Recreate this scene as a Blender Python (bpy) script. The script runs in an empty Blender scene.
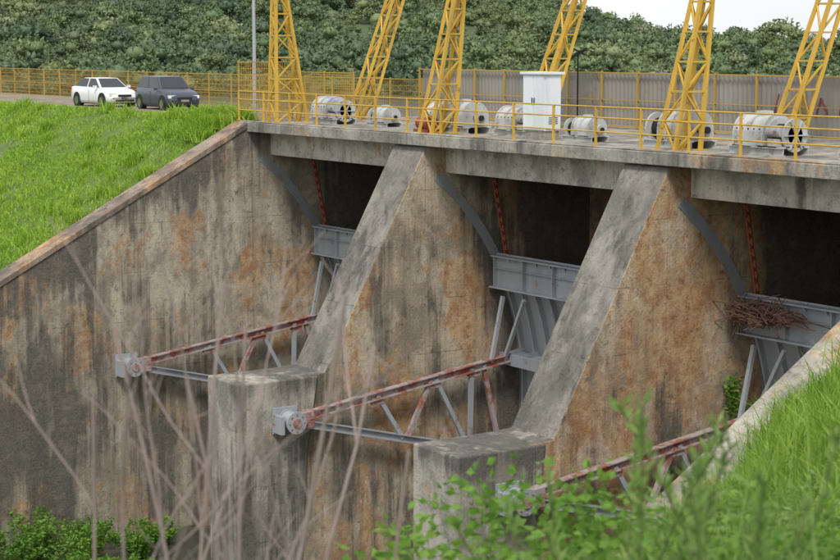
import bpy, math, random, bmesh
import numpy as np
from mathutils import Vector, Matrix, noise as mnoise
random.seed(7); rng=np.random.default_rng(7)
S=bpy.context.scene
R=math.radians
# ------------------------------------------------------------------ helpers
def link(o,parent=None):
    S.collection.objects.link(o)
    if parent: o.parent=parent
    return o
def empty(name,loc=(0,0,0),rot=0):
    e=bpy.data.objects.new(name,None); e.location=loc; e.rotation_euler=(0,0,rot); return link(e)
class MB:
    def __init__(s): s.v=[];s.f=[];s.m=[];s.sm=[]
    def add(s,vs,fs,mi=0,smooth=False):
        b=len(s.v); s.v+= [tuple(v) for v in vs]
        for f in fs: s.f.append(tuple(i+b for i in f)); s.m.append(mi); s.sm.append(smooth)
    def box(s,a,b,mi=0):
        x0,y0,z0=a;x1,y1,z1=b
        s.add([(x0,y0,z0),(x1,y0,z0),(x1,y1,z0),(x0,y1,z0),(x0,y0,z1),(x1,y0,z1),(x1,y1,z1),(x0,y1,z1)],
              [(0,3,2,1),(4,5,6,7),(0,1,5,4),(1,2,6,5),(2,3,7,6),(3,0,4,7)],mi)
    def beam(s,p,q,w,h,mi=0,up=(0,0,1)):
        p=Vector(p);q=Vector(q);d=(q-p).normalized();u=Vector(up)
        if abs(d.dot(u))>.98: u=Vector((0,1,0))
        sx=d.cross(u).normalized();sz=sx.cross(d).normalized()
        vs=[]
        for c in (p,q):
            for a,b in ((-1,-1),(1,-1),(1,1),(-1,1)): vs.append(c+sx*a*w/2+sz*b*h/2)
        s.add(vs,[(0,1,2,3),(7,6,5,4),(0,4,5,1),(1,5,6,2),(2,6,7,3),(3,7,4,0)],mi)
    def ibeam(s,p,q,w,h,t=.03,mi=0,up=(0,0,1)):
        p=Vector(p);q=Vector(q);d=(q-p).normalized();u=Vector(up)
        if abs(d.dot(u))>.98: u=Vector((0,1,0))
        sx=d.cross(u).normalized();sz=sx.cross(d).normalized()
        s.beam(p+sz*(h/2-t/2),q+sz*(h/2-t/2),w,t,mi,up); s.beam(p-sz*(h/2-t/2),q-sz*(h/2-t/2),w,t,mi,up)
        s.beam(p,q,t,h-2*t,mi,up)
    def cyl(s,p,q,r,n=12,mi=0,r2=None,caps=True,smooth=True):
        p=Vector(p);q=Vector(q);d=(q-p).normalized();r2=r if r2 is None else r2
        u=Vector((0,0,1)) if abs(d.z)<.9 else Vector((0,1,0))
        a=d.cross(u).normalized();b=a.cross(d)
        vs=[];
        for c,rr in((p,r),(q,r2)):
            for i in range(n):
                t=2*math.pi*i/n; vs.append(c+a*math.cos(t)*rr+b*math.sin(t)*rr)
        s.add(vs,[(i,i+n,(i+1)%n+n,(i+1)%n) for i in range(n)],mi,smooth)
        if caps: s.add(vs[:n],[tuple(range(n))],mi); s.add(vs[n:],[tuple(range(n-1,-1,-1))],mi)
    def prism(s,prof,x0,x1,mis=None,capmi=0,axis='x'):
        n=len(prof)
        if axis=='x': f=lambda x,a,b:(x,a,b)
        else: f=lambda x,a,b:(a,x,b)
        vs=[f(x0,a,b) for a,b in prof]+[f(x1,a,b) for a,b in prof]
        for i in range(n):
            s.add([vs[i],vs[(i+1)%n],vs[(i+1)%n+n],vs[i+n]],[(0,1,2,3)],mis[i] if mis else 0)
        s.add(vs[:n],[tuple(range(n))],capmi); s.add(vs[n:],[tuple(range(n-1,-1,-1))],capmi)
    def obj(s,name,mats,parent=None,bevel=0,fixn=True):
        me=bpy.data.meshes.new(name); me.from_pydata(s.v,[],s.f)
        for m in mats: me.materials.append(m)
        me.polygons.foreach_set('material_index',s.m); me.polygons.foreach_set('use_smooth',s.sm)
        me.update()
        o=bpy.data.objects.new(name,me); link(o,parent)
        if fixn or bevel:
            bm=bmesh.new(); bm.from_mesh(me)
            if bevel: bmesh.ops.remove_doubles(bm,verts=bm.verts,dist=1e-5)
            bmesh.ops.recalc_face_normals(bm,faces=bm.faces); bm.to_mesh(me); bm.free()
        if bevel:
            b=o.modifiers.new('b','BEVEL'); b.width=bevel; b.segments=2; b.limit_method='ANGLE'; b.angle_limit=R(35)
        return o
def npmesh(name,V,F,mat,parent=None,smooth=False):
    me=bpy.data.meshes.new(name)
    tot=sum(len(a) for a in F); loops=np.concatenate([a.ravel() for a in F])
    sizes=np.concatenate([np.full(len(a),a.shape[1]) for a in F])
    me.vertices.add(len(V)); me.vertices.foreach_set('co',V.astype(np.float32).ravel())
    me.loops.add(len(loops)); me.loops.foreach_set('vertex_index',loops.astype(np.int32))
    me.polygons.add(tot); st=np.concatenate([[0],np.cumsum(sizes)[:-1]])
    me.polygons.foreach_set('loop_start',st.astype(np.int32)); 
    me.update(calc_edges=True); me.validate()
    if smooth: me.polygons.foreach_set('use_smooth',[True]*len(me.polygons))
    if mat: me.materials.append(mat)
    o=bpy.data.objects.new(name,me)
    if parent!='none': link(o,parent)
    return o
# ------------------------------------------------------------------ node helpers
class NT:
    def __init__(s,name):
        s.mat=bpy.data.materials.new(name); s.mat.use_nodes=True; s.t=s.mat.node_tree
        s.b=s.t.nodes['Principled BSDF']; s.out=s.t.nodes['Material Output']
        tc=s.t.nodes.new('ShaderNodeTexCoord'); s.co=tc.outputs['Object']
    def L(s,a,b): s.t.links.new(a,b)
    def put(s,inp,v):
        if isinstance(v,bpy.types.NodeSocket): s.L(v,inp)
        else: inp.default_value=v
    def mapping(s,scale=(1,1,1),loc=(0,0,0),co=None):
        n=s.t.nodes.new('ShaderNodeMapping'); s.L(co or s.co,n.inputs['Vector']); n.inputs['Scale'].default_value=scale; n.inputs['Location'].default_value=loc
        return n.outputs[0]
    def noise(s,scale=1,detail=4,rough=.55,co=None,dist=0):
        n=s.t.nodes.new('ShaderNodeTexNoise'); s.L(co or s.co,n.inputs['Vector'])
        n.inputs['Scale'].default_value=scale;n.inputs['Detail'].default_value=detail;n.inputs['Roughness'].default_value=rough;n.inputs['Distortion'].default_value=dist
        return n.outputs['Fac']
    def ramp(s,f,lo,hi,a=0.,b=1.):
        n=s.t.nodes.new('ShaderNodeMapRange'); s.put(n.inputs[0],f)
        for i,v in zip((1,2,3,4),(lo,hi,a,b)): n.inputs[i].default_value=v
        n.interpolation_type='SMOOTHSTEP'
        return n.outputs[0]
    def math(s,op,a,b=0.):
        n=s.t.nodes.new('ShaderNodeMath'); n.operation=op; n.use_clamp=False; s.put(n.inputs[0],a); s.put(n.inputs[1],b); return n.outputs[0]
    def mix(s,f,a,b):
        n=s.t.nodes.new('ShaderNodeMix'); n.data_type='RGBA'; s.put(n.inputs[0],f)
        s.put(n.inputs[6],(*a,1) if isinstance(a,tuple) and len(a)==3 else a); s.put(n.inputs[7],(*b,1) if isinstance(b,tuple) and len(b)==3 else b)
        return n.outputs[2]
    def sep(s):
        n=s.t.nodes.new('ShaderNodeSeparateXYZ'); s.L(s.co,n.inputs[0]); return n.outputs
    def bump(s,h,strength=.4,dist=.03):
        n=s.t.nodes.new('ShaderNodeBump'); s.put(n.inputs['Height'],h); n.inputs['Strength'].default_value=strength;n.inputs['Distance'].default_value=dist
        s.L(n.outputs[0],s.b.inputs['Normal'])
    def fin(s,col,rough=.8,metal=0.):
        s.put(s.b.inputs['Base Color'],(*col,1) if isinstance(col,tuple) and len(col)==3 else col)
        s.put(s.b.inputs['Roughness'],rough); s.b.inputs['Metallic'].default_value=metal
        return s.mat
def concrete(name,base=(.30,.25,.18),orange=.5,dark=.5,seed=0.,extra=(),joints=True,grain=1.,pale=.3):
    n=NT(name); off=(seed*13.7,seed*7.1,seed*3.3)
    c0=n.mapping((1,1,1),off); st=n.mapping((1.0,1.0,.13),off); st2=n.mapping((2.6,2.6,.16),off)
    big=n.noise(.26,4,.6,c0); med=n.noise(1.7,5,.7,c0); fine=n.noise(14,4,.7,c0); blot=n.noise(.75,8,.76,n.mapping((1,1,.8),(off[0]+70,off[1],off[2])))
    col=n.mix(n.ramp(blot,.40,.60),tuple(x*.62 for x in base),tuple(min(1,x*1.25) for x in base))
    xyz=n.sep(); z=xyz[2]; y=xyz[1]
    om=n.noise(.40,6,.68,n.mapping((1,1,.8),(off[0]+9,off[1],off[2]))) 
    o=n.math('MULTIPLY',n.ramp(om,.59-.24*orange,.65-.2*orange),n.ramp(n.noise(1.5,4,.6,st),.36,.56,.4,1))
    ocol=n.mix(n.ramp(n.noise(2.3,5,.72,c0),.38,.62),(.38,.17,.06),(.58,.39,.20))
    col=n.mix(n.math('MULTIPLY',o,.84),col,ocol)
    pn=n.noise(.9,8,.74,n.mapping((1,1,.5),(off[0]+40,off[1],off[2])))
    col=n.mix(n.math('MULTIPLY',n.ramp(pn,.51,.61),pale),col,(.64,.58,.47))
    dr=n.noise(1.0,5,.62,st); dr2=n.noise(1.3,5,.66,st2)
    thr=n.math('ADD',n.math('MULTIPLY',dr,.58),n.math('ADD',n.math('MULTIPLY',dr2,.36),n.math('MULTIPLY',big,.52)))
    thr=n.math('ADD',thr,n.math('MULTIPLY',blot,.44))
    cope=n.math('SUBTRACT',z,n.math('MULTIPLY',y,.54))
    slp=n.math('SUBTRACT',n.math('MULTIPLY',y,1.83),z)
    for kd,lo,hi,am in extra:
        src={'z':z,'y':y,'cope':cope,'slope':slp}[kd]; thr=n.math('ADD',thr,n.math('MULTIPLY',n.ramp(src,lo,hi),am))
    t0=1.135-.25*dark
    d=n.ramp(thr,t0-.03,t0+.07)
    d=n.math('MULTIPLY',d,n.ramp(med,.25,.55,.6,1.))
    dcol=n.mix(n.ramp(fine,.3,.7),(.033,.032,.029),(.125,.117,.102))
    dhalf=n.ramp(thr,t0-.12,t0+.02)
    col=n.mix(n.math('MULTIPLY',dhalf,.40),col,(.125,.113,.095))
    col=n.mix(n.math('MULTIPLY',d,.84),col,dcol)
    sp=n.ramp(n.noise(4,7,.8,c0),.55,.64); col=n.mix(n.math('MULTIPLY',sp,.6),col,(.06,.056,.047))
    if joints:
        zj=n.math('ADD',z,n.math('MULTIPLY',n.math('SUBTRACT',med,.5),.07))
        for sock,per,wd,am,lo in((zj,1.83,.014,.60,.46),(y,4.6,.007,.35,.42)):
            fr=n.math('FRACT',n.math('DIVIDE',sock,per))
            jm=n.math('MULTIPLY',n.math('LESS_THAN',fr,wd),n.math('MULTIPLY',n.ramp(blot,lo,lo+.14),am)); col=n.mix(jm,col,(.05,.042,.032))
    col=n.mix(n.ramp(fine,.3,.7,.0,.25),col,(.10,.09,.07))
    hh=n.math('ADD',n.math('MULTIPLY',fine,.6*grain),n.math('MULTIPLY',med,1.4)); n.bump(hh,.7,.04)
    return n.fin(col,.9)
def paint(name,col,rust=.3,rough=.5,rustcol=(.16,.06,.03),scale=3,dirt=.3,metal=0.):
    n=NT(name)
    m=n.ramp(n.noise(scale,8,.72),.66-.2*rust,.76-.18*rust)
    m2=n.ramp(n.noise(scale*.5,5,.6,n.mapping((1,1,.25))),.4,.75)
    c=n.mix(n.math('MULTIPLY',m2,dirt),tuple(col),tuple(x*.4 for x in col))
    c=n.mix(m,c,n.mix(n.noise(9,4),rustcol,tuple(x*1.8 for x in rustcol)))
    n.bump(n.noise(20,4),.15,.01)
    return n.fin(c,rough,metal)
def plain(name,col,rough=.6,metal=0.):
    n=NT(name); c=n.mix(n.ramp(n.noise(4,5,.6),.3,.7),tuple(x*.8 for x in col),tuple(col)); return n.fin(c,rough,metal)
def foliage(name,a,b,c,scale=.6,trans=.35,inst=False):
    n=NT(name)
    f1=n.ramp(n.noise(scale,4,.6),.32,.68); f2=n.ramp(n.noise(scale*14,3,.6),.35,.7)
    col=n.mix(f1,a,b); col=n.mix(n.math('MULTIPLY',f2,.7),col,c)
    if inst:
        oi=n.t.nodes.new('ShaderNodeObjectInfo'); r=oi.outputs['Random']
        cr=n.t.nodes.new('ShaderNodeValToRGB'); n.L(r,cr.inputs[0]); e=cr.color_ramp.elements
        e[0].position=0; e[0].color=(.065,.11,.055,1); e[1].position=1; e[1].color=(.22,.235,.14,1)
        for p_,cc in((.35,(.085,.135,.06)),(.65,(.115,.18,.07)),(.85,(.16,.22,.085)),(.95,(.22,.26,.12))):
            x=e.new(p_); x.color=(*cc,1)
        ge=n.t.nodes.new('ShaderNodeNewGeometry'); pos=ge.outputs['Position']
        g1=n.noise(.018,4,.6,pos)
        col=n.mix(n.ramp(g1,.42,.62,0,.55),cr.outputs[0],(.18,.23,.085))
        col=n.mix(n.ramp(n.noise(.011,3,.6,n.mapping((1,1,1),(50,9,0),pos)),.5,.62,0,.4),col,(.06,.095,.055))
        col=n.mix(n.ramp(n.noise(1.2,3,.6),.35,.7,0,.25),col,c)
    n.fin(col,.65)
    if trans>0:
        tr=n.t.nodes.new('ShaderNodeBsdfTranslucent'); n.L(col,tr.inputs[0])
        ms=n.t.nodes.new('ShaderNodeMixShader'); ms.inputs[0].default_value=trans
        n.L(n.b.outputs[0],ms.inputs[1]); n.L(tr.outputs[0],ms.inputs[2]); n.L(ms.outputs[0],n.out.inputs[0])
    return n.mat
# ------------------------------------------------------------------ materials
BAY_SHADE=('y',3.0,5.5,.30)  # under-deck shade painted into the concrete colour, growing upstream past the gates
M_wall =concrete('concrete_abutment',(.43,.375,.285),.42,.48,1.,[('z',-8,-12.5,.07),('y',-4.0,-9,.11),('cope',-2.2,0,.07),BAY_SHADE],pale=.5)
M_pier1=concrete('concrete_pier_a',(.44,.365,.265),.62,.44,2.3,[('z',-9.5,-12.5,.10),('slope',.6,-.1,.08),('y',.9,2.2,.06),BAY_SHADE],pale=.6)
M_pier2=concrete('concrete_pier_b',(.42,.325,.22),.92,.40,4.1,[('z',-9.5,-12.5,.10),('slope',.5,-.1,.07),BAY_SHADE],pale=.45)
M_slope=concrete('concrete_slope',(.25,.235,.205),-1.,.62,5.,[('z',-3,-8,.03)],joints=True,pale=.15)
M_block=concrete('concrete_block',(.39,.365,.31),-.1,.50,6.,[('z',-8.4,-7.8,.09),('z',-9.5,-13,.05)],pale=.4)
M_deck =concrete('concrete_deck',(.34,.32,.28),.1,.50,7.,joints=False,pale=.3)
M_girder=concrete('concrete_girder',(.54,.50,.43),.15,.20,8.,joints=False,pale=.5)
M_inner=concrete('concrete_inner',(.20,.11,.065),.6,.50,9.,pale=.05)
M_coping=concrete('concrete_coping',(.29,.21,.16),.2,.50,10.,joints=False,pale=.2)
M_coping2=concrete('concrete_coping_r',(.34,.31,.26),.1,.50,11.,joints=False,pale=.3)
M_yellow=paint('yellow_paint',(.60,.375,.05),.36,.5,dirt=.5)
M_yfence=paint('yellow_fence_paint',(.44,.29,.06),.4,.6)
M_steel=paint('grey_steel',(.35,.375,.40),.40,.55,(.19,.085,.06),1.6,.5)
M_gate=paint('gate_steel',(.44,.465,.49),.36,.6,(.16,.08,.05),1.1,.6)
M_rusty=paint('chord_steel',(.38,.33,.325),1.05,.65,(.21,.075,.055),2.0,.35)
M_guide=paint('guide_steel',(.28,.30,.315),.5,.7,(.2,.14,.09),1.2,.5)
M_machine=paint('machine_grey',(.48,.49,.48),.52,.55,(.15,.09,.06),2.4,.7)
M_white=paint('cabinet_white',(.74,.79,.82),.02,.4)
M_panel=paint('panel_grey',(.28,.265,.235),.45,.7,(.17,.13,.09),1.0,.6,.0)
M_dark=plain('dark_rubber',(.02,.02,.02),.8)
M_red=plain('red_paint',(.30,.06,.04),.6)
M_chain=plain('rusty_chain',(.30,.085,.05),.9)
M_pole=paint('galvanised_pole',(.42,.44,.45),.05,.4)
# ------------------------------------------------------------------ spillway
BZ=-15.6
TY,TZ=-5.4,-8.9
prof=[(8.6,-.4),(0.02,-.4),(-3.9,-7.55),(-6.9,-7.72),(-6.9,BZ-1),(8.6,BZ-1)]
PT=1.9
for i,(px,m) in enumerate(((0.,M_pier1),(12.,M_pier2))):
    mb=MB(); mb.prism(prof,px-PT,px,[0,1,2,2,0,0],0)
    mb.obj('spillway_pier',[m,M_slope,M_block],bevel=.04)
piers=[o for o in S.objects if o.name.startswith('spillway_pier')]
for o,px in zip(piers,(0.,12.)):
    mb=MB(); mb.prism([(-4.2,-7.62),(-7.1,-7.62),(-7.1,BZ-1),(-5.0,BZ-1),(-4.6,-10.2)],px-PT-.10,px+.10,[2,2,2,2,2],2)
    mb.obj('trunnion_block',[M_pier1,M_slope,M_block],o,bevel=.05)
mb=MB(); mb.prism([(8.6,-.4),(0.0,-.4),(0.,-.12),(-34,-18.4),(-34,BZ-3),(8.6,BZ-3)],-13.2,-12.0,[0]*6,0)
ab=mb.obj('abutment_wall',[M_wall],bevel=.03)
mb=MB(); mb.prism([(0.2,-.02),(0.2,-.0),(-.1,.02),(-34,-18.2),(-34,-18.42),(0.0,-.14)],-13.1,-11.95,[0]*6,0)
mb.obj('coping',[M_coping],ab,bevel=.03)
RX=22.7
mb=MB(); mb.prism([(8.6,-.4),(0.0,-.4),(-34,-21.6),(-34,-24),(8.6,-24)],RX,RX+1.1,[0]*5,0)
ab2=mb.obj('abutment_wall',[M_wall],bevel=.03)
mb=MB(); mb.prism([(0.1,-.05),(-34,-21.25),(-34,-21.75),(0.1,-.45)],RX-.08,RX+1.2,[0]*4,0)
mb.obj('coping',[M_coping2],ab2,bevel=.05)
mb=MB(); mb.box((-13.0,-.18,-.36),(RX+2,8.9,0.)); mb.box((-12.9,-.10,.002),(RX+2,.14,.05))
deck=mb.obj('bridge_deck',[M_deck],bevel=.025)
mb=MB()
for a,b in((-12.02,-PT+.02),(-.02,12-PT+.02),(11.98,RX+.02)):
    for y in(.85,3.2,5.4):
        mb.box((a,y,-1.28),(b,y+.45,-.34))
mb.obj('deck_girder',[M_girder],deck,bevel=.02)
mb=MB(); 
for a,b in((-12.02,-PT+.02),(-.02,12-PT+.02),(11.98,RX+.02)):
    mb.box((a,7.0,-6.),(b,7.5,-.34))
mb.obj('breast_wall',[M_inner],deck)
mb=MB()
for x in(3.2,3.5,-8.6,-8.3,15.4,15.7): mb.cyl((x,6.7,-6),(x,6.7,-.4),.05,8)
mb.obj('guide_rails',[M_chain],deck)
n=NT('chute_floor'); c=n.mix(n.ramp(n.noise(.5,6,.65),.35,.65),(.06,.05,.035),(.13,.11,.075)); n.bump(n.noise(3,5),.6,.1); M_floor=n.fin(c,.7)
n=NT('water'); n.bump(n.noise(1.2,4),.25,.05); M_water=n.fin((.045,.05,.035),.15)
mb=MB(); mb.box((-12.5,-60,BZ-1.5),(RX+.5,9,BZ)); mb.obj('spillway_floor',[M_floor])
mb=MB(); mb.add([(-12,-60,BZ+.12),(RX,-60,BZ+.12),(RX,-2.5,BZ+.12),(-12,-2.5,BZ+.12)],[(0,1,2,3)]); mb.obj('pool_water',[M_water])
mb=MB(); mb.add([(-700,8.62,-5.2),(700,8.62,-5.2),(700,900,-5.2),(-700,900,-5.2)],[(0,1,2,3)]); mb.obj('reservoir_water',[M_water])
# ------------------------------------------------------------------ radial gates
def pol(r,deg): return (TY+r*math.cos(R(deg)),TZ+r*math.sin(R(deg)))
GR=9.6
for x0,x1 in((-12.0,-PT),(0.,12-PT),(12.,RX)):
    g=empty('radial_gate')
    a0,a1=-41,30; N=26
    mb=MB()
    vs=[];fs=[]
    for i in range(N+1):
        t=a0+(a1-a0)*i/N
        for r in(GR,GR+.03):
            y,z=pol(r,t)
            for x in(x0+.06,x1-.06): vs.append((x,y,z))
    for i in range(N):
        k=4*i
        fs+=[(k,k+1,k+5,k+4),(k+2,k+6,k+7,k+3),(k,k+4,k+6,k+2),(k+1,k+3,k+7,k+5)]
    fs+=[(0,2,3,1),(4*N,4*N+1,4*N+3,4*N+2)]
    mb.add(vs,fs,0)
    mb.obj('skin_plate',[M_gate],g)
    mb=MB(); nr=13
    for j in range(nr+1):
        x=x0+.12+(x1-x0-.24)*j/nr
        for i in range(N):
            t=a0+(a1-a0)*i/N;t2=a0+(a1-a0)*(i+1)/N
            ya,za=pol(GR-.10,t);yb,zb=pol(GR-.10,t2)
            mb.beam((x,ya,za),(x,yb,zb),.025,.2,0,up=(0,ya-TY,za-TZ))
            ya,za=pol(GR-.2,t);yb,zb=pol(GR-.2,t2)
            mb.beam((x,ya,za),(x,yb,zb),.10,.02,0,up=(0,ya-TY,za-TZ))
    mb.obj('vertical_ribs',[M_gate],g)
    mb=MB()
    for t,dp in((8,.85),(-14,.85),(-32,.6)):
        y1,z1=pol(GR-.22,t); y0,z0=pol(GR-.22-dp,t)
        nx=Vector((0,-math.sin(R(t)),math.cos(R(t))))
        p=Vector((x0+.1,(y0+y1)/2,(z0+z1)/2)); q=Vector((x1-.1,(y0+y1)/2,(z0+z1)/2))
        mb.beam(p,q,dp,.03,0,up=tuple(nx))
        mb.beam((x0+.1,y0,z0),(x1-.1,y0,z0),.04,.42,0,up=tuple(nx))
        for j in range(12):
            x=x0+.3+(x1-x0-.6)*j/11
            mb.beam((x,y0,z0),(x,y1,z1),.02,.36,0,up=tuple(nx))
    y,z=pol(GR-.34,27.0)
    mb.beam((x0+.08,y,z),(x1-.08,y,z),.05,1.06,0)
    mb.beam((x0+.08,y-.06,z+.53),(x1-.08,y-.06,z+.53),.34,.05,0)
    mb.beam((x0+.08,y-.10,z-.53),(x1-.08,y-.10,z-.53),.36,.05,0)
    mb.beam((x0+.08,y-.05,z+.12),(x1-.08,y-.05,z+.12),.12,.03,0)
    for j in range(7):
        x=x0+.2+(x1-x0-.4)*j/6; mb.beam((x,y-.1,z-.5),(x,y-.1,z+.5),.03,.16,0)
    mb.obj('girders',[M_steel],g)
    for side in(0,1):
        xa=x0+.62 if side==0 else x1-.62
        xt=x0+.52 if side==0 else x1-.52
        mb=MB()
        up=pol(GR-1.0,8.5); lo=pol(GR-1.0,-14.)
        T0=Vector((xt,TY,TZ)); U=Vector((xa,*up)); Lw=Vector((xa,*lo))
        d=(U-T0).normalized(); s0=T0+d*.4+Vector((0,0,.05)); mb.ibeam(s0,U,.27,.27,.035,1)
        d=(Lw-T0).normalized(); s1=T0+d*.4; mb.ibeam(s1,Lw,.25,.25,.035,0)
        for a,b,mi in((.34,.47,0),(.60,.49,1),(.62,.80,0),(.80,.81,0),(.86,.97,1)):
            mb.beam(s0.lerp(U,a),s1.lerp(Lw,b),.14,.14,mi)
        for k in(.34,.61,.81):
            c_=s0.lerp(U,k); mb.box((c_.x-.085,c_.y-.22,c_.z-.28),(c_.x+.085,c_.y+.22,c_.z-.06),1)
        yt,zt=pol(GR-.55,23.5)
        mb.beam(s0.lerp(U,.90),(xa+(.1 if side==0 else -.1),yt-.2,zt-.2),.12,.12,0)
        mb.beam(s0.lerp(U,.97),(xa+(1.3 if side==0 else -1.3),yt-.2,zt-.2),.12,.12,0)
        mb.cyl((xt-.26,TY,TZ),(xt+.26,TY,TZ),.30,24,0); mb.cyl((xt-.30,TY,TZ),(xt-.25,TY,TZ),.36,24,0); mb.cyl((xt+.25,TY,TZ),(xt+.30,TY,TZ),.36,24,0)
        mb.cyl((xt+.30,TY,TZ),(xt+.35,TY,TZ),.15,16,1)
        for k in range(8):
            t=k*math.pi/4; mb.cyl((xt+.30,TY+.27*math.cos(t),TZ+.27*math.sin(t)),(xt+.33,TY+.27*math.cos(t),TZ+.27*math.sin(t)),.028,6,1)
        mb.beam(T0+Vector((0,.25,.12)),s0+Vector((0,.3,.06)),.36,.26,1); mb.beam(T0+Vector((0,.25,-.10)),s1+Vector((0,.3,-.02)),.36,.22,1)
        mb.obj('arm_truss',[M_steel,M_rusty,M_dark],g)
        mb=MB(); xw=x0+.11 if side==0 else x1-.11; s=1 if side==0 else -1
        mb.box((min(xw,xw+s*.07),TY-.5,TZ-.42),(max(xw,xw+s*.07),TY+.38,TZ+.42)); 
        mb.box((min(xw+s*.075,xw+s*.6),TY-.50,TZ-.36),(max(xw+s*.075,xw+s*.6),TY-.38,TZ+.22))
        mb.obj('trunnion_bracket',[M_steel],g)
    mb=MB()
    for xs,sg in((x0,1),(x1,-1)):
        for i in range(30):
            t=-38+90*i/30.; t2=t+3.
            ya,za=pol(GR-.05,t);yb,zb=pol(GR-.05,t2)
            mb.beam((xs+sg*.012,ya,za),(xs+sg*.012,yb,zb),.02,.34,0,up=(0,ya-TY,za-TZ))
    mb.obj('side_guide',[M_guide],g)
    mb=MB()
    for xx in(x0+.45,x1-.45):
        yt,zt=pol(GR+.1,29.5)
        p=Vector((xx,yt,zt)); q=Vector((xx+.1,2.2,-.4)); L=(q-p).length; nl=int(L/.16)
        for k in range(nl):
            a=p.lerp(q,k/nl); b=p.lerp(q,(k+1.25)/nl)
            mb.beam(a,b,.17 if k%2 else .05,.05 if k%2 else .17,0)
    mb.obj('hoist_chain',[M_chain],g)
mb=MB()
yt,zt=pol(GR-.5,29)
for k in range(330):
    c=Vector((12.2+abs(random.gauss(0,1.1))+.3*random.random(),yt-.2+random.gauss(0,.2),zt-.05+abs(random.gauss(0,.18))-.3*random.random()))
    d=Vector((random.gauss(0,1),random.gauss(0,.7),random.gauss(0,.35))).normalized()*random.uniform(.12,.5)
    mb.beam(c-d,c+d,.03*random.random()+.01,.025)
mb.obj('driftwood_debris',[plain('driftwood',(.17,.09,.065),.9)])
# ------------------------------------------------------------------ deck furniture
def railing(p,q,h=1.12,sp=1.95,name='railing'):
    p=Vector(p);q=Vector(q);L=(q-p).length;n_=max(1,round(L/sp)); mb=MB()
    for i in range(n_+1):
        c=p.lerp(q,i/n_); mb.box((c.x-.03,c.y-.03,c.z),(c.x+.03,c.y+.03,c.z+h)); mb.box((c.x-.08,c.y-.08,c.z),(c.x+.08,c.y+.08,c.z+.015))
    for k in(.36,.72,1.0): mb.cyl(p+Vector((0,0,h*k)),q+Vector((0,0,h*k)),.022,8)
    return mb.obj(name,[M_yellow])
railing((-13,.02,.052),(RX+2,.02,.052))
def mesh_fence(p,q,h,name='mesh_fence',sp=.11,post=2.4,wt=.014,rows=.22):
    p=Vector(p);q=Vector(q);L=(q-p).length;mb=MB()
    n_=max(1,round(L/post))
    for i in range(n_+1):
        c=p.lerp(q,i/n_); mb.beam(c,c+Vector((0,0,h+.04)),.06,.06)
    for z in(.08,h-.02,h*.5): mb.beam(p+Vector((0,0,z)),q+Vector((0,0,z)),.04,.04)
    k=int(L/sp)
    d=(q-p).normalized(); s=d.cross(Vector((0,0,1)))
    for i in range(k):
        c=p.lerp(q,(i+.5)/k); a=c+Vector((0,0,.1)); b=c+Vector((0,0,h-.05))
        mb.add([a-d*wt,a+d*wt,b+d*wt,b-d*wt],[(0,1,2,3)])
    z=.25
    while z<h-.1:
        a=p+Vector((0,0,z))+s*.004; b=q+Vector((0,0,z))+s*.004; mb.add([a,b,b+Vector((0,0,wt*1.6)),a+Vector((0,0,wt*1.6))],[(0,1,2,3)]); z+=rows
    return mb.obj(name,[M_yfence],fixn=False)
mesh_fence((-125,8.3,-.1),(-12.6,8.3,-.1),1.65)
mesh_fence((-13.6,.35,0),(-13.6,2.75,0),2.3,sp=.08)
mesh_fence((-13.5,2.9,0),(-9.5,3.1,0),1.9,'mesh_gate',sp=.09)
w=empty('panel_wall')
xs=np.arange(-12.5,RX+2,.055); 
ph=(np.arange(len(xs))%4); yy=np.where((ph==1)|(ph==2),8.245,8.28)
V=np.zeros((len(xs)*2,3)); V[0::2,0]=xs;V[1::2,0]=xs;V[0::2,1]=yy;V[1::2,1]=yy;V[0::2,2]=.12;V[1::2,2]=1.97
i=np.arange(len(xs)-1)*2; Fq=np.stack([i,i+2,i+3,i+1],1)
npmesh('corrugated_sheet',V,[Fq],M_panel,w)
mb=MB(); k=0
x=-12.5
while x<RX+2:
    mb.box((x-.03,8.10,0),(x+.03,8.17,2.03)); x+=1.95
mb.box((-12.55,8.105,1.95),(RX+2,8.16,1.99)); mb.box((-12.55,8.105,.06),(RX+2,8.16,.12)); mb.box((-12.55,8.108,1.0),(RX+2,8.155,1.03))
mb.obj('posts_and_rails',[M_yfence],w)
mb=MB()
for p,q in(((9.5,.7),(9.7,1.3)),((9.7,1.3),(10.,.8)),((8.7,.8),(8.9,1.5)),((8.9,1.5),(9.2,.9)),((7.9,1.4),(7.7,.8)),((7.7,.8),(8.3,.95)),((10.5,.8),(10.6,1.5)),((10.6,1.5),(11.,1.1)),((11.,1.1),(10.7,.75))):
    mb.beam((p[0],8.225,p[1]),(q[0],8.225,q[1]),.055,.012,0,up=(0,1,0))
mb.obj('graffiti',[M_red],w)
def lattice(mb,b,t,bw,tw,n=8,ch=.105):
    b=Vector(b);t=Vector(t)
    cs=[(-1,-1),(1,-1),(1,1),(-1,1)]
    def P(k,c): 
        w=bw[0]+(tw[0]-bw[0])*k; d=bw[1]+(tw[1]-bw[1])*k; m=b.lerp(t,k); return m+Vector((c[0]*w/2,c[1]*d/2,0))
    for c in cs: mb.beam(P(0,c),P(1,c),ch,ch)
    ks=[i/n for i in range(n+1)]
    for i in range(n):
        for j in range(4):
            a,c=cs[j],cs[(j+1)%4]
            mb.beam(P(ks[i],a),P(ks[i+1],c),.05,.05) if (i+j)%2 else mb.beam(P(ks[i],c),P(ks[i+1],a),.05,.05)
            mb.beam(P(ks[i+1],a),P(ks[i+1],c),.05,.05)
    for c in cs:
        m=P(0,c); mb.box((m.x-.16,m.y-.16,m.z),(m.x+.16,m.y+.16,m.z+.04))
H=6.6
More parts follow.
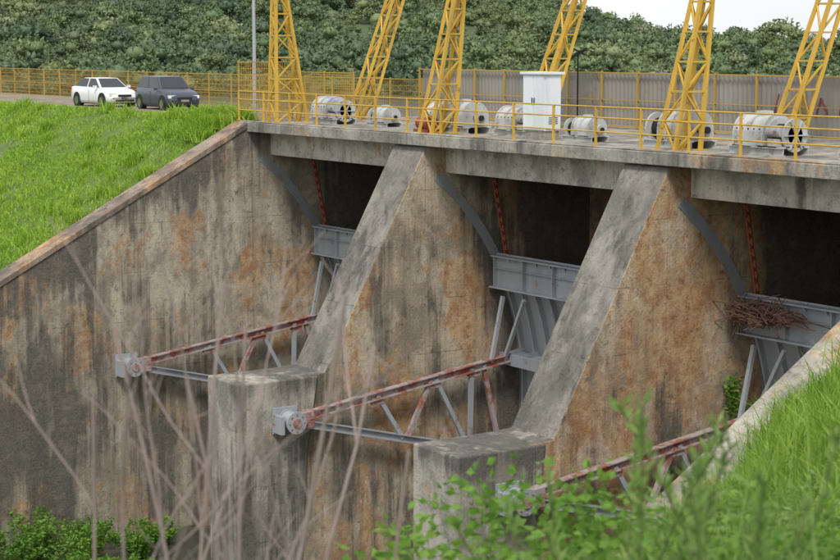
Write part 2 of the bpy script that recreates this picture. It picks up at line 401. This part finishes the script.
for k,px in enumerate((-11.6,0.,12.)):
    mb=MB()
    if k==0: lattice(mb,(px+.2,1.3,0),(px+.2,.85,H),(.6,1.35),(.15,.15))
    else:    lattice(mb,(px-.55,.85,0),(px-.2,1.75,H),(.75,.95),(.14,.14))
    lattice(mb,(px-.6,5.0,0),(px+.2,6.9,H),(.62,.7),(.42,.42))
    mb.ibeam((px,.5,H+.2),(px,7.8,H+.2),.3,.4,.03)
    mb.obj('hoist_frame',[M_yellow])
mb=MB(); 
for y in(1.2,7.0): mb.ibeam((-13,y,H+.62),(RX+2,y,H+.62),.3,.42,.03)
mb.obj('crane_runway_beam',[M_yellow])
def winch(x,y,s=1.,kind=0,rot=0.):
    e=empty('hoist_winch',(x,y,.002),rot); e.scale=(s,s,s)
    mb=MB()
    for yy in(-.42,.42): mb.ibeam((-.95,yy,.1),(.95,yy,.1),.16,.2,.02,0)
    for xx in(-.85,0,.85): mb.beam((xx,-.5,.215),(xx,.5,.215),.14,.03)
    mb.obj('base_frame',[M_machine],e)
    mb=MB()
    r=.47;n_=16
    arc=[(r*math.cos(math.pi*i/n_),.50+r*math.sin(math.pi*i/n_)) for i in range(n_+1)]
    profh=[(r,.24)]+arc+[(-r,.24)]
    x0,x1=(-.72,.28)
    mb.prism(profh,x0,x1)
    for xx in(x0-.03,(x0+x1)/2-.02,x1-.02):
        r2=r+.06; p2=[(r2,.235)]+[(r2*math.cos(math.pi*i/n_),.50+r2*math.sin(math.pi*i/n_)) for i in range(n_+1)]+[(-r2,.235)]
        mb.prism(p2,xx,xx+.05)
    mb.obj('gear_housing',[M_machine],e)
    mb=MB()
    mb.cyl((.3,0,.5),(.92,0,.5),.25,20); mb.cyl((.3,0,.5),(.36,0,.5),.42,24); mb.cyl((.86,0,.5),(.92,0,.5),.42,24)
    mb.cyl((-1.12,0,.5),(-.75,0,.5),.09,12,1); mb.cyl((-1.05,.0,.5),(-.95,.0,.5),.2,16,0)
    for t in range(6):
        mb.beam((.94,0,.5),(.94,.4*math.cos(t*math.pi/3),.5+.4*math.sin(t*math.pi/3)),.03,.06,0,up=(1,0,0))
    mb.box((.36+.1,-.5,.235),(.8,-.3,.42)); mb.cyl((.4,-.38,.6),(.85,-.38,.6),.14,14,0)
    for t in range(9): mb.cyl((.42+t*.046,-.38,.6),(.43+t*.046,-.38,.6),.155,14,0)
    mb.box((-.55,-.62,.235),(-.1,-.475,.6)); mb.box((-.3,-.15,.9),(.0,.15,1.08))
    for t in range(5): mb.cyl((-.6+t*.2,-.52,.66),(-.6+t*.2,-.52,.62),.02,6,1)
    mb.obj('drum_and_motor',[M_machine,M_dark],e)
    mb=MB(); 
    for t in range(12): mb.cyl((.385+t*.038,0,.5),(.41+t*.038,0,.5),.275,18)
    mb.obj('wire_rope',[M_dark],e)
winch(-9.2,2.0,1.0); winch(-6.1,2.3,.72,rot=math.pi)
winch(-2.6,2.6,.95); winch(-.6,1.9,1.05,rot=math.pi); winch(2.3,2.2,.95); winch(5.9,2.0,.75,rot=math.pi)
winch(10.2,2.0,1.08,rot=math.pi); winch(14.0,1.8,1.08); winch(17.6,2,.9)
mb=MB(); mb.cyl((-2.1,1.2,.3),(-1.4,1.2,.3),.2,16); mb.cyl((-1.5,1.2,.3),(-1.35,1.2,.3),.26,16); mb.box((-2.2,1.0,0),(-1.3,1.4,.1)); mb.obj('red_motor',[M_red])
c=empty('control_cabinet',(4.35,1.5,.002))
mb=MB(); mb.box((-.55,-.32,.28),(.55,.32,2.02)); mb.obj('body',[M_white],c,bevel=.015)
mb=MB(); mb.box((-.64,-.40,2.025),(.64,.40,2.10)); mb.box((-.53,-.345,.32),(-.01,-.322,1.98)); mb.box((.01,-.345,.32),(.53,-.322,1.98))
mb.box((.553,-.28,.34),(.572,.28,1.96)); mb.obj('roof_and_doors',[M_white],c,bevel=.006)
mb=MB(); mb.box((-.5,-.28,0),(.5,.28,.277)); mb.obj('plinth',[M_deck],c)
mb=MB(); mb.box((-.07,-.37,1.1),(-.04,-.347,1.3)); mb.box((.04,-.37,1.1),(.07,-.347,1.3))
for z in(.5,.56,.62,.68): mb.box((.575,-.18,z),(.582,.18,z+.02))
mb.obj('handles_and_vents',[M_dark],c)
mb=MB(); mb.cyl((-17.2,3,-.1),(-17.2,3,8.6),.085,14,0,.05); mb.cyl((-17.2,3,8.55),(-15.9,2.6,9.0),.035,8); mb.box((-15.95,2.42,8.96),(-15.2,2.68,9.08)); mb.cyl((-17.2,3,-.1),(-17.2,3,.5),.13,12)
mb.obj('street_lamp',[M_pole])
mb=MB(); mb.cyl((-1.5,7.6,0),(-1.5,7.6,2.7),.03,8); mb.beam((-1.9,7.6,2.5),(-1.0,7.6,2.8),.05,.10); mb.beam((-1.9,7.6,2.85),(-1.1,7.6,2.6),.04,.05); mb.obj('signal_post',[M_dark])
# ------------------------------------------------------------------ cars
M_glass=NT('car_glass').fin((.03,.035,.04),.08); M_chrome=NT('chrome').fin((.6,.6,.6),.2,1.); M_lamp=NT('headlamp').fin((.75,.78,.8),.1)
M_tail=NT('tail').fin((.4,.02,.02),.2)
def car(name,loc,rot,paintm,hatch=False):
    e=empty(name,loc,rot)
    zt=1.58 if hatch else 1.42
    rear=-1.95 if hatch else -2.08
    if hatch: st=[(1.98,.62,.62,.32),(1.90,.76,.74,.24),(1.6,.82,.86,.2),(1.0,.84,.98,.18),(.5,.85,1.0,.18),(-.9,.85,1.02,.18),(-1.6,.84,1.03,.2),(-1.88,.80,1.0,.24),(-1.95,.74,.92,.32)]
    else: st=[(2.1,.6,.56,.32),(2.0,.76,.68,.24),(1.6,.82,.82,.2),(1.0,.84,.92,.18),(.5,.85,.94,.18),(-.9,.85,.96,.18),(-1.5,.84,.98,.2),(-1.95,.8,.97,.24),(-2.08,.72,.88,.34)]
    vs=[];fs=[]
    for x,w_,z1,z0 in st:
        vs+= [(x,-w_*.93,z0),(x,-w_,z0+.15),(x,-w_,z1*.72),(x,-w_*.93,z1-.02),(x,-w_*.7,z1+.015),(x,w_*.7,z1+.015),(x,w_*.93,z1-.02),(x,w_,z1*.72),(x,w_,z0+.15),(x,w_*.93,z0)]
    for i in range(len(st)-1):
        for j in range(10): fs.append((i*10+j,i*10+(j+1)%10,(i+1)*10+(j+1)%10,(i+1)*10+j))
    fs+=[tuple(range(9,-1,-1)),tuple(range((len(st)-1)*10,len(st)*10))]
    mb=MB(); mb.add(vs,fs,0,True); o=mb.obj('body',[paintm],e)
    if hatch: b=[(1.02,.76,.97),(.35,.60,zt-.04),(-1.45,.60,zt-.03),(-1.84,.74,1.0)]
    else: b=[(1.05,.76,.92),(.32,.58,zt-.03),(-.92,.58,zt-.02),(-1.78,.74,.97)]
    mb=MB(); (xa,wa,za),(xb,wb,zb),(xc,wc,zc),(xd,wd,zd)=b
    P=[(xa,-wa,za),(xb,-wb,zb),(xc,-wc,zc),(xd,-wd,zd),(xa,wa,za),(xb,wb,zb),(xc,wc,zc),(xd,wd,zd)]
    mb.add(P,[(0,1,5,4),(1,2,6,5),(2,3,7,6),(0,3,2,1),(4,5,6,7)],0); mb.obj('greenhouse',[paintm],e,bevel=.04)
    mb=MB()
    def quad(pts,off):
        c_=[Vector(p) for p in pts]; ctr=sum(c_,Vector())/4; nn=(c_[1]-c_[0]).cross(c_[2]-c_[1]).normalized()
        if nn.dot(ctr-Vector((0,0,1)))<0: nn=-nn
        mb.add([ctr+(p-ctr)*.88+nn*off for p in c_],[(0,1,2,3)])
    quad([P[0],P[1],P[5],P[4]],.015); quad([P[2],P[3],P[7],P[6]],.015)
    for o_ in(0,4):
        A,B,C,D=[Vector(P[o_+k]) for k in range(4)]
        m1=A.lerp(D,.48); m2=B.lerp(C,.5)
        quad([A,B,m2,m1],.015); quad([m1,m2,C,D],.015)
    mb.obj('windows',[M_glass],e,fixn=False)
    mb=MB()
    for x in(1.3,-1.28):
        for s_ in(-1,1):
            mb.cyl((x,s_*.66,.31),(x,s_*.865,.31),.31,22,0); mb.cyl((x,s_*.866,.31),(x,s_*.875,.31),.2,16,1)
            mb.cyl((x,s_*.6,.34),(x,s_*.853,.34),.37,22,0)
    mb.box((-1.3,-.7,.14),(1.3,.7,.22)); mb.obj('wheels',[M_dark,M_chrome],e)
    mb=MB(); f=st[1][0]
    for s_ in(-1,1):
        mb.box((f-.12,min(s_*.42,s_*.76),.56),(f+.045,max(s_*.42,s_*.76),.70),0)
        mb.box((rear-.01,min(s_*.5,s_*.78),.68),(rear+.12,max(s_*.5,s_*.78),.9),1)
        mb.box((.72,min(s_*.84,s_*1.0),.92),(.86,max(s_*.84,s_*1.0),1.04),2)
        mb.box((-.02,min(s_*.845,s_*.858),.25),(.0,max(s_*.845,s_*.858),.9),3)
    mb.box((f,-.36,.5),(f+.11,.36,.62),3); mb.box((f,-.5,.28),(f+.115,.5,.38),3); mb.box((f+.1,-.2,.4),(f+.125,.2,.5),4)
    mb.obj('lights_and_trim',[M_lamp,M_tail,paintm,M_dark,M_chrome],e,bevel=.01)
P_white=NT('car_white').fin((.75,.76,.77),.3); P_dk=NT('car_darkblue').fin((.06,.07,.09),.3)
car('parked_car',(-33.4,3.4,-.04),R(4),P_white)
car('parked_car',(-27.6,4.0,-.04),R(-2),P_dk,True)
# ------------------------------------------------------------------ terrain
def nz(x,y,s=1.): return mnoise.noise(Vector((x*s,y*s,3.1)))
def gridmesh(name,xs,ys,f,mat):
    V=np.array([(x,y,f(x,y)) for x in xs for y in ys]); ny=len(ys)
    i,j=np.meshgrid(np.arange(len(xs)-1),np.arange(ny-1),indexing='ij'); k=(i*ny+j).ravel()
    return npmesh(name,V,[np.stack([k,k+ny,k+ny+1,k+1],1)],mat,smooth=True)
def zl(x,y):
    if y<.3: z=.54*(y-.3)+.05
    elif y<9: z=-.08
    else: z=-.08-.5*(y-9)
    b=nz(x,y,.35)*.22+nz(x,y,1.1)*.08
    return z+(b if y<0 else b*.1)-(0.10 if x>-13.6 and y<0 else 0)
CAM=Vector((49.33,-33.1,2.9))
def zr(x,y):
    p=.63*y+.86*(x-24.05)
    cap=1.3 if y<-3 else (0. if y>0 else 1.3*(-y/3))
    p=min(p,cap) if y<9 else -.5*(y-9)
    s=min(1,max(0,(x-24)/3.))
    return p-.25+.42*s+nz(x,y,.5)*.22+nz(x+9,y,1.4)*.07
n=NT('soil_grass'); c=n.mix(n.ramp(n.noise(.8,5,.6),.35,.65),(.08,.13,.025),(.12,.18,.035)); c=n.mix(n.ramp(n.noise(3,5,.6),.55,.7),c,(.13,.09,.05)); n.bump(n.noise(6,4),.6,.08); M_soil=n.fin(c,.95)
n=NT('crest_road'); c=n.mix(n.ramp(n.noise(.6,5,.6),.35,.65),(.17,.14,.10),(.26,.21,.15)); M_road=n.fin(c,.95)
gridmesh('embankment_ground',np.concatenate([[-600,-400,-250,-150,-100],np.arange(-70,-13.0,.5),[-13.0]]),np.concatenate([np.arange(-34,.6,.5),[.6,8.7,9,20,40]]),zl,M_soil)
mb=MB(); mb.add([(-600,1.6,-.03),(-13.0,1.6,-.03),(-13.0,8.6,-.03),(-600,8.6,-.03)],[(0,1,2,3)]); mb.obj('crest_road',[M_road])
gridmesh('hillside_ground',np.concatenate([[23.85],np.arange(24.25,62,.5),[80,150,400]]),np.concatenate([[-400,-150,-80],np.arange(-60,.3,.5),[.3,8.7,9,20,40]]),zr,M_soil)
n=NT('far_ground'); c=n.mix(n.ramp(n.noise(.05,5,.6),.35,.65),(.06,.09,.04),(.09,.12,.055)); M_far=n.fin(c,.95)
mb=MB(); mb.add([(-5000,-5000,-17.5),(5000,-5000,-17.5),(5000,5000,-17.5),(-5000,5000,-17.5)],[(0,1,2,3)]); mb.obj('ground',[M_far])
def grass(name,P,hmin,hmax,w,mat,lean=.35,parent=None):
    n_=len(P); h=rng.uniform(hmin,hmax,n_); az=rng.uniform(0,2*np.pi,n_); la=rng.uniform(0,2*np.pi,n_); ln=rng.uniform(.05,lean,n_)*h
    sx=np.stack([np.cos(az),np.sin(az),np.zeros(n_)],1)*w*rng.uniform(.6,1.3,n_)[:,None]
    ld=np.stack([np.cos(la),np.sin(la),np.zeros(n_)],1)
    up=np.array([0,0,1.])
    b=P; m=P+up*(h*.55)[:,None]+ld*(ln*.35)[:,None]; t=P+up*(h*(1-.25*ln/h))[:,None]+ld*(ln*1.2)[:,None]
    V=np.stack([b-sx,b+sx,m+sx*.8,m-sx*.8,t],1).reshape(-1,3); i=np.arange(n_)*5
    return npmesh(name,V,[np.stack([i,i+1,i+2,i+3],1),np.stack([i+3,i+2,i+4],1)],mat,parent)
M_grass=foliage('grass_bright',(.28,.46,.035),(.39,.54,.065),(.16,.31,.025),.35,.4)
M_grass2=foliage('grass_slope',(.21,.38,.04),(.32,.47,.07),(.12,.24,.025),.35,.4)
M_leaf=foliage('leaf_green',(.14,.30,.035),(.25,.42,.06),(.08,.18,.025),.8,.4)
M_weed=foliage('leaf_weed',(.18,.32,.06),(.30,.41,.12),(.11,.20,.045),.8,.4)
def scatter(n_,x0,x1,y0,y1,f,keep=None):
    X=rng.uniform(x0,x1,n_);Y=rng.uniform(y0,y1,n_)
    out=[]
    for x,y in zip(X,Y):
        if keep and not keep(x,y): continue
        out.append((x,y,f(x,y)-.02))
    return np.array(out)
patch=lambda x,y: random.random()<.7+1.3*nz(x,y,.28)
grass('embankment_grass',scatter(120000,-52,-12.95,-15,1.2,zl,patch),.08,.26,.028,M_grass,.9)
P=scatter(26,-16.5,-13.4,-1.2,.8,zl); Q=[]
for p in P:
    for k in range(130): Q.append((p[0]+random.gauss(0,.22),p[1]+random.gauss(0,.22),p[2]))
P=scatter(170,-50,-13.3,-13,1.,zl)
for p in P:
    for k in range(60): Q.append((p[0]+random.gauss(0,.18),p[1]+random.gauss(0,.18),p[2]-.1))
grass('tall_grass',np.array(Q),.3,.85,.03,M_grass,.9)
grass('hillside_grass',scatter(110000,23.9,50,-36,-.5,zr,lambda x,y:(x-49.3)**2+(y+33.1)**2>4),.15,.5,.018,M_grass2,.8)
P=scatter(260,24.0,38,-26,-2,zr); Q=[]
for p in P:
    for k in range(60): Q.append((p[0]+random.gauss(0,.16),p[1]+random.gauss(0,.16),p[2]-.05))
grass('tall_grass',np.array(Q),.35,.95,.012,M_grass2,.8)
def leafmesh(name,L,mat,parent=None,core=None):
    n_=len(L); P=np.array([l[0] for l in L]);D=np.array([l[1] for l in L]);ln=np.array([l[2] for l in L])[:,None];wd=np.array([l[3] for l in L])[:,None]
    D/=np.linalg.norm(D,axis=1)[:,None]; r=rng.normal(size=(n_,3)); r[:,2]*=.4; s=np.cross(D,r); s=s/np.linalg.norm(s,axis=1)[:,None]
    nrm=np.cross(s,D)
    V=np.stack([P,P+D*ln*.45+s*wd+nrm*wd*.25,P+D*ln,P+D*ln*.45-s*wd+nrm*wd*.25],1).reshape(-1,3); i=np.arange(n_)*4
    F=[np.stack([i,i+1,i+2],1),np.stack([i,i+2,i+3],1)]
    if core is not None:
        F.append(core[1]+len(V)); V=np.concatenate([V,core[0]])
    return npmesh(name,V,F,mat,parent)
M_stem=plain('stem',(.10,.12,.04),.8); M_bark=plain('bark',(.33,.26,.24),.9)
def shrub(name,base,h,spread,nst,leaf,lw,mat=M_leaf,dens=26,stemr=.008,top=0.):
    mb=MB(); L=[]
    for s_ in range(nst):
        p=Vector(base)+Vector((random.gauss(0,.08*spread),random.gauss(0,.08*spread),-.1)); az=random.uniform(0,6.28); out=random.uniform(.1,1)*spread; hh=h*random.uniform(.6,1)
        prev=p; d0=Vector((math.cos(az),math.sin(az),0)); K=8
        for k in range(1,K+1):
            t=k/K; c_=p+d0*out*t**1.4+Vector((0,0,hh*t))+Vector((random.gauss(0,.02),random.gauss(0,.02),0))*h
            mb.cyl(prev,c_,stemr*(1.15-t),5,0,stemr*(1.1-t),caps=False)
            if t>top:
              for q in range(int(dens/K*(.4+t))):
                b=prev.lerp(c_,random.random()); dd=Vector((random.gauss(0,1),random.gauss(0,1),random.uniform(-.2,.8))).normalized()
                b2=b+dd*random.uniform(.0,.07)*h
                L.append((tuple(b2),tuple(dd+Vector((0,0,-.2))),leaf*random.uniform(.6,1.2),lw*random.uniform(.7,1.1)))
            prev=c_
    e=empty(name); mb.obj('stems',[M_stem],e); leafmesh('leaves',L,mat,e); return e
F_=Vector((-.832,.555,0)); R_=Vector((.555,.832,0))
def at(d,l): 
    p=CAM+F_*d+R_*l; return (p.x,p.y,zr(p.x,p.y))
for d,l,h,sp in((9,.20,2.35,.7),(9.6,.50,2.5,.7),(8.6,.55,2.1,.7),(10,.75,2.5,.7),(8.4,.85,1.8,.6),(8.,.25,1.95,.5),(9.3,.05,2.2,.5),(8.8,.4,2.2,.6),(9.5,1.0,1.95,.7)):
    shrub('leafy_shrub',at(d,l),h,sp,12,.085,.025,dens=170,top=.25)
for d,l,h,sp,lf in((8.2,1.25,1.45,.6,0),(9,1.6,1.35,.7,1),(7,1.1,1.3,.5,1),(7.6,1.45,1.1,.5,0),(7,1.6,.85,.5,1),(9,2.0,.9,.6,0),(6,1.3,.85,.4,1),(11,2.3,.9,.7,1),(12,2.0,1.05,.7,0),(14,2.9,.8,.8,1),(5.6,1.05,1.0,.4,0),(10,1.7,1.3,.6,1),(11,1.5,1.5,.7,1),(12,1.5,1.6,.7,1),(6.6,1.25,1.05,.5,1),(8.4,1.05,1.6,.5,1)):
    shrub('weed_plant',at(d,l),h,sp,10,.09 if lf else .07,.016 if lf else .02,M_weed if lf else M_leaf,dens=100,top=.2)
Q=[];
for d,l,nn in((6,.75,60),(6.6,1.0,60),(5.4,.95,50),(7.5,1.2,60),(7,.65,36),(8.5,1.7,50),(6,1.4,50),(10,2.2,50),(12,2.4,50),(5.3,1.2,50),(7.2,-.25,10),(6.8,-.1,12),(8,1.5,50),(9,1.2,60)):
    b=at(d,l)
    for k in range(nn): Q.append((b[0]+random.gauss(0,.22),b[1]+random.gauss(0,.22),b[2]-.05))
grass('tall_grass',np.array(Q),.7,1.5,.0055,M_weed,.55)
mb=MB();L=[]
for d,l in((6,.85),(6.4,.7),(6.2,1.05),(6.8,.95),(7,.8),(6.6,1.15),(5.8,.95),(7.3,1.05),(6.5,.55),(6.2,.6)):
    b=at(d,l); 
    for q in range(3):
        bx=b[0]+random.gauss(0,.15);by=b[1]+random.gauss(0,.15);h=random.uniform(1.4,1.95); lx,ly=random.gauss(0,.2),random.gauss(0,.2)
        prev=Vector((bx,by,b[2]))
        for k in range(1,9):
            t=k/8; c_=Vector((bx+lx*t*t,by+ly*t*t,b[2]+h*t)); mb.cyl(prev,c_,.004,4,caps=False)
            if t>.72:
                for w_ in range(22): L.append((tuple(prev.lerp(c_,random.random())),(random.gauss(0,.5),random.gauss(0,.5),1),.08,.009))
            prev=c_
e=empty('seed_grass'); mb.obj('stalks',[M_stem],e); leafmesh('seed_heads',L,M_weed,e)
mb=MB(); tr=random.Random(21)
def twig(p,d,L,r,depth):
    prev=Vector(p); d=Vector(d).normalized(); K=10; d00=d.copy()
    for k in range(K):
        d=(d*.88+d00*.12+Vector((tr.gauss(0,.05),tr.gauss(0,.05),tr.gauss(0.0,.04)))).normalized()
        c_=prev+d*L/K; mb.cyl(prev,c_,r*(1-.5*k/K),6,0,r*(1-.5*(k+1)/K),caps=False)
        if depth and k<K-1 and k>1 and tr.random()<.65:
            s_=Vector((tr.gauss(0,.5),tr.gauss(0,.5),tr.gauss(.0,.25)))
            twig(c_,d+s_,L*tr.uniform(.15,.30),r*.62*(1-.4*k/K),depth-1)
        prev=c_
def stem(d0,l0,d1,l1,h1,r):
    b=at(d0,l0); a=Vector((b[0],b[1],b[2]-.1)); q=CAM+F_*d1+R_*l1; q.z=CAM.z-h1; twig(a,(q-a),(q-a).length,r,2)
for a in((6.6,-1.25,6.4,-.42,.80,.014),(6.7,-1.15,6.6,-.78,.85,.012),(6.6,-.6,6.2,-1.05,.95,.012),(6.8,-.75,6.8,-.36,1.15,.013),
         (6.5,-1.35,6.3,-1.25,1.25,.011),(6.9,-.95,6.6,-.62,1.1,.011),(6.4,-1.0,6.1,-.75,1.2,.011),(6.9,-.5,7.0,-.9,1.2,.011),(6.5,-.5,6.5,-.12,1.45,.010)):
    stem(*a)
mb.obj('bare_shrub',[M_bark])
for x,y,h in((-10.8,-9.5,2.0),(-10,-10.5,1.6),(-9.2,-8.3,1.8),(-11,-7.5,1.5),(-8.2,-9.2,1.3),(-10.5,-12,1.8),(-9,-6.5,1.4),(-10.2,-5,1.2),(-7,-7.8,1.0)):
    shrub('leafy_shrub',(x,y,BZ),h,1.2,16,.18,.05,dens=90,stemr=.012)
for x,y,z,h in((12.25,2.4,-7.4,1.1),(12.2,2.9,-8.2,1.2)):
    shrub('wall_plant',(x,y,z),h,.5,8,.14,.05,dens=50)
# ------------------------------------------------------------------ distant hills + forest
def ridge(q):
    xs_=[-900,-400,-190,0,40,75,125,190,350,900]; zs=[55,70,60,40,21,8,-1,-12,-8,14]
    return float(np.interp(q,xs_,zs))
def hillz(p,q):
    t=min(1,max(0,(p-300)/560.)); t=t*t*(3-2*t)*.5+t*.5
    z=-6+(ridge(q+30*nz(p,q,.006))+6)*t
    if p>860: z-= (p-860)*.05
    return z+ (nz(p,q,.011)*9+nz(p,q,.03)*3)*min(1,max(0,(p-300)/100))
def pq(p,q): v=CAM+F_*p+R_*q; return v.x,v.y
ps=np.concatenate([np.arange(270,940,15),[1000,1300,2000,3500]]); qs=np.concatenate([[-3000,-1500,-900],np.arange(-600,620,20),[900,1500,3000]])
V=np.array([(*pq(p,q),hillz(p,q)) for p in ps for q in qs]); ny=len(qs)
i,j=np.meshgrid(np.arange(len(ps)-1),np.arange(ny-1),indexing='ij'); k=(i*ny+j).ravel()
npmesh('hills',V,[np.stack([k,k+ny,k+ny+1,k+1],1)],M_far,smooth=True)
M_tree=foliage('forest_leaf',(.05,.09,.03),(.09,.14,.045),(.05,.08,.04),.25,0.,True)
def icos(c_,r,rr):
    bm=bmesh.new(); bmesh.ops.create_icosphere(bm,subdivisions=2,radius=1.)
    v=[]
    for x in bm.verts:
        k=1+.25*mnoise.noise(x.co*2+c_*3); v.append(c_+Vector((x.co.x*r,x.co.y*r,x.co.z*r*.8))*k)
    f=[[q.index for q in a.verts] for a in bm.faces]; bm.free(); return np.array(v),np.array(f)
src=bpy.data.collections.new('tree_crown_variants')
for vnum in range(7):
    L=[]; rr=random.Random(vnum); nb=rr.randint(4,8); CV=[];CF=[];o_=0
    for b in range(nb):
        c_=Vector((rr.gauss(0,1.5),rr.gauss(0,1.5),rr.uniform(2.0,5.4))); rad=rr.uniform(.8,1.8)
        v,f=icos(c_,rad*.72,rr); CV.append(v);CF.append(f+o_);o_+=len(v)
        for k in range(90):
            d=Vector((rr.gauss(0,1),rr.gauss(0,1),rr.gauss(.25,1))).normalized(); p=c_+Vector((d.x,d.y,d.z*.9))*rad*rr.uniform(.65,1.15)
            L.append((tuple(p),(d.x+rr.gauss(0,.8),d.y+rr.gauss(0,.8),d.z*.4+rr.gauss(0,.6)),rr.uniform(.4,.8),rr.uniform(.13,.25)))
    v,f=icos(Vector((0,0,1.5)),1.6,rr); CV.append(v);CF.append(f+o_)
    o=leafmesh('tree_crown',L,M_tree,'none',(np.concatenate(CV),np.concatenate(CF))); src.objects.link(o)
pts=[]
p=305
while p<870:
    lim=90+p*.27
    q=-lim
    while q<lim:
        if random.random()<.93:
            pp=p+random.uniform(-3.5,3.5); qq=q+random.uniform(-3.5,3.5); x,y=pq(pp,qq); pts.append((x,y,hillz(pp,qq)-1.2+random.uniform(-1,.8)))
        q+=4.8
    p+=6.4
me=bpy.data.meshes.new('forest'); me.from_pydata(pts,[],[]); fo=bpy.data.objects.new('forest',me); link(fo)
ng=bpy.data.node_groups.new('scatter_trees','GeometryNodeTree')
ng.interface.new_socket('Geometry',in_out='INPUT',socket_type='NodeSocketGeometry'); ng.interface.new_socket('Geometry',in_out='OUTPUT',socket_type='NodeSocketGeometry')
gi=ng.nodes.new('NodeGroupInput');go=ng.nodes.new('NodeGroupOutput');ip=ng.nodes.new('GeometryNodeInstanceOnPoints');ci=ng.nodes.new('GeometryNodeCollectionInfo')
ci.inputs['Collection'].default_value=src; ci.inputs['Separate Children'].default_value=True; ci.inputs['Reset Children'].default_value=True
rv=ng.nodes.new('FunctionNodeRandomValue'); rv.data_type='FLOAT_VECTOR'; rv.inputs[0].default_value=(-.1,-.1,0); rv.inputs[1].default_value=(.1,.1,6.28)
rs=ng.nodes.new('FunctionNodeRandomValue'); rs.data_type='FLOAT'; rs.inputs[2].default_value=.0; rs.inputs[3].default_value=1.; rs.inputs['Seed'].default_value=5
mp=ng.nodes.new('ShaderNodeMath'); mp.operation='POWER'; mp.inputs[1].default_value=3.; ma=ng.nodes.new('ShaderNodeMath'); ma.operation='MULTIPLY_ADD'; ma.inputs[1].default_value=1.0; ma.inputs[2].default_value=.55
ip.inputs['Pick Instance'].default_value=True
ln=ng.links.new; ln(gi.outputs[0],ip.inputs['Points']); ln(ci.outputs[0],ip.inputs['Instance']); ln(rv.outputs[0],ip.inputs['Rotation']); ln(rs.outputs[1],mp.inputs[0]); ln(mp.outputs[0],ma.inputs[0]); ln(ma.outputs[0],ip.inputs['Scale']); ln(ip.outputs[0],go.inputs[0])
md=fo.modifiers.new('scatter','NODES'); md.node_group=ng
# ------------------------------------------------------------------ light, sky, camera
el,az=R(52),R(132)
sun=bpy.data.lights.new('sun','SUN'); sun.energy=2.5; sun.angle=R(14); sun.color=(1,.97,.93)
so=bpy.data.objects.new('sun',sun); link(so)
sd=Vector((math.sin(az)*math.cos(el),math.cos(az)*math.cos(el),math.sin(el))); so.rotation_euler=sd.to_track_quat('Z','Y').to_euler(); so.location=sd*60
W=bpy.data.worlds.new('World'); S.world=W; W.use_nodes=True; t=W.node_tree; bg=t.nodes['Background']
sky=t.nodes.new('ShaderNodeTexSky'); sky.sky_type='NISHITA'; sky.sun_disc=False; sky.sun_elevation=el; sky.sun_rotation=az; sky.dust_density=4; sky.air_density=1.2
tc=t.nodes.new('ShaderNodeTexCoord'); no=t.nodes.new('ShaderNodeTexNoise'); no.inputs['Scale'].default_value=3; no.inputs['Detail'].default_value=6; t.links.new(tc.outputs['Generated'],no.inputs['Vector'])
mr=t.nodes.new('ShaderNodeMapRange'); mr.inputs[1].default_value=.3; mr.inputs[2].default_value=.7; mr.inputs[3].default_value=.72; mr.inputs[4].default_value=.95; t.links.new(no.outputs['Fac'],mr.inputs[0])
mx=t.nodes.new('ShaderNodeMix'); mx.data_type='RGBA'; t.links.new(mr.outputs[0],mx.inputs[0]); t.links.new(sky.outputs[0],mx.inputs[6]); mx.inputs[7].default_value=(7.2,7.4,7.6,1)
t.links.new(mx.outputs[2],bg.inputs[0]); bg.inputs[1].default_value=.15
cam=bpy.data.cameras.new('camera'); cam.sensor_width=36; cam.lens=36*1800/840; cam.clip_end=9000; cam.clip_start=.1
cam.dof.use_dof=True; cam.dof.focus_distance=56; cam.dof.aperture_fstop=4.0
co=bpy.data.objects.new('camera',cam); link(co); co.location=CAM
pt=math.atan(234/1800); fwd=Vector((-.832*math.cos(pt),.555*math.cos(pt),-math.sin(pt))); co.rotation_euler=fwd.to_track_quat('-Z','Y').to_euler()
S.camera=co
S.view_settings.view_transform='Standard'; S.view_settings.look='None'; S.view_settings.exposure=0
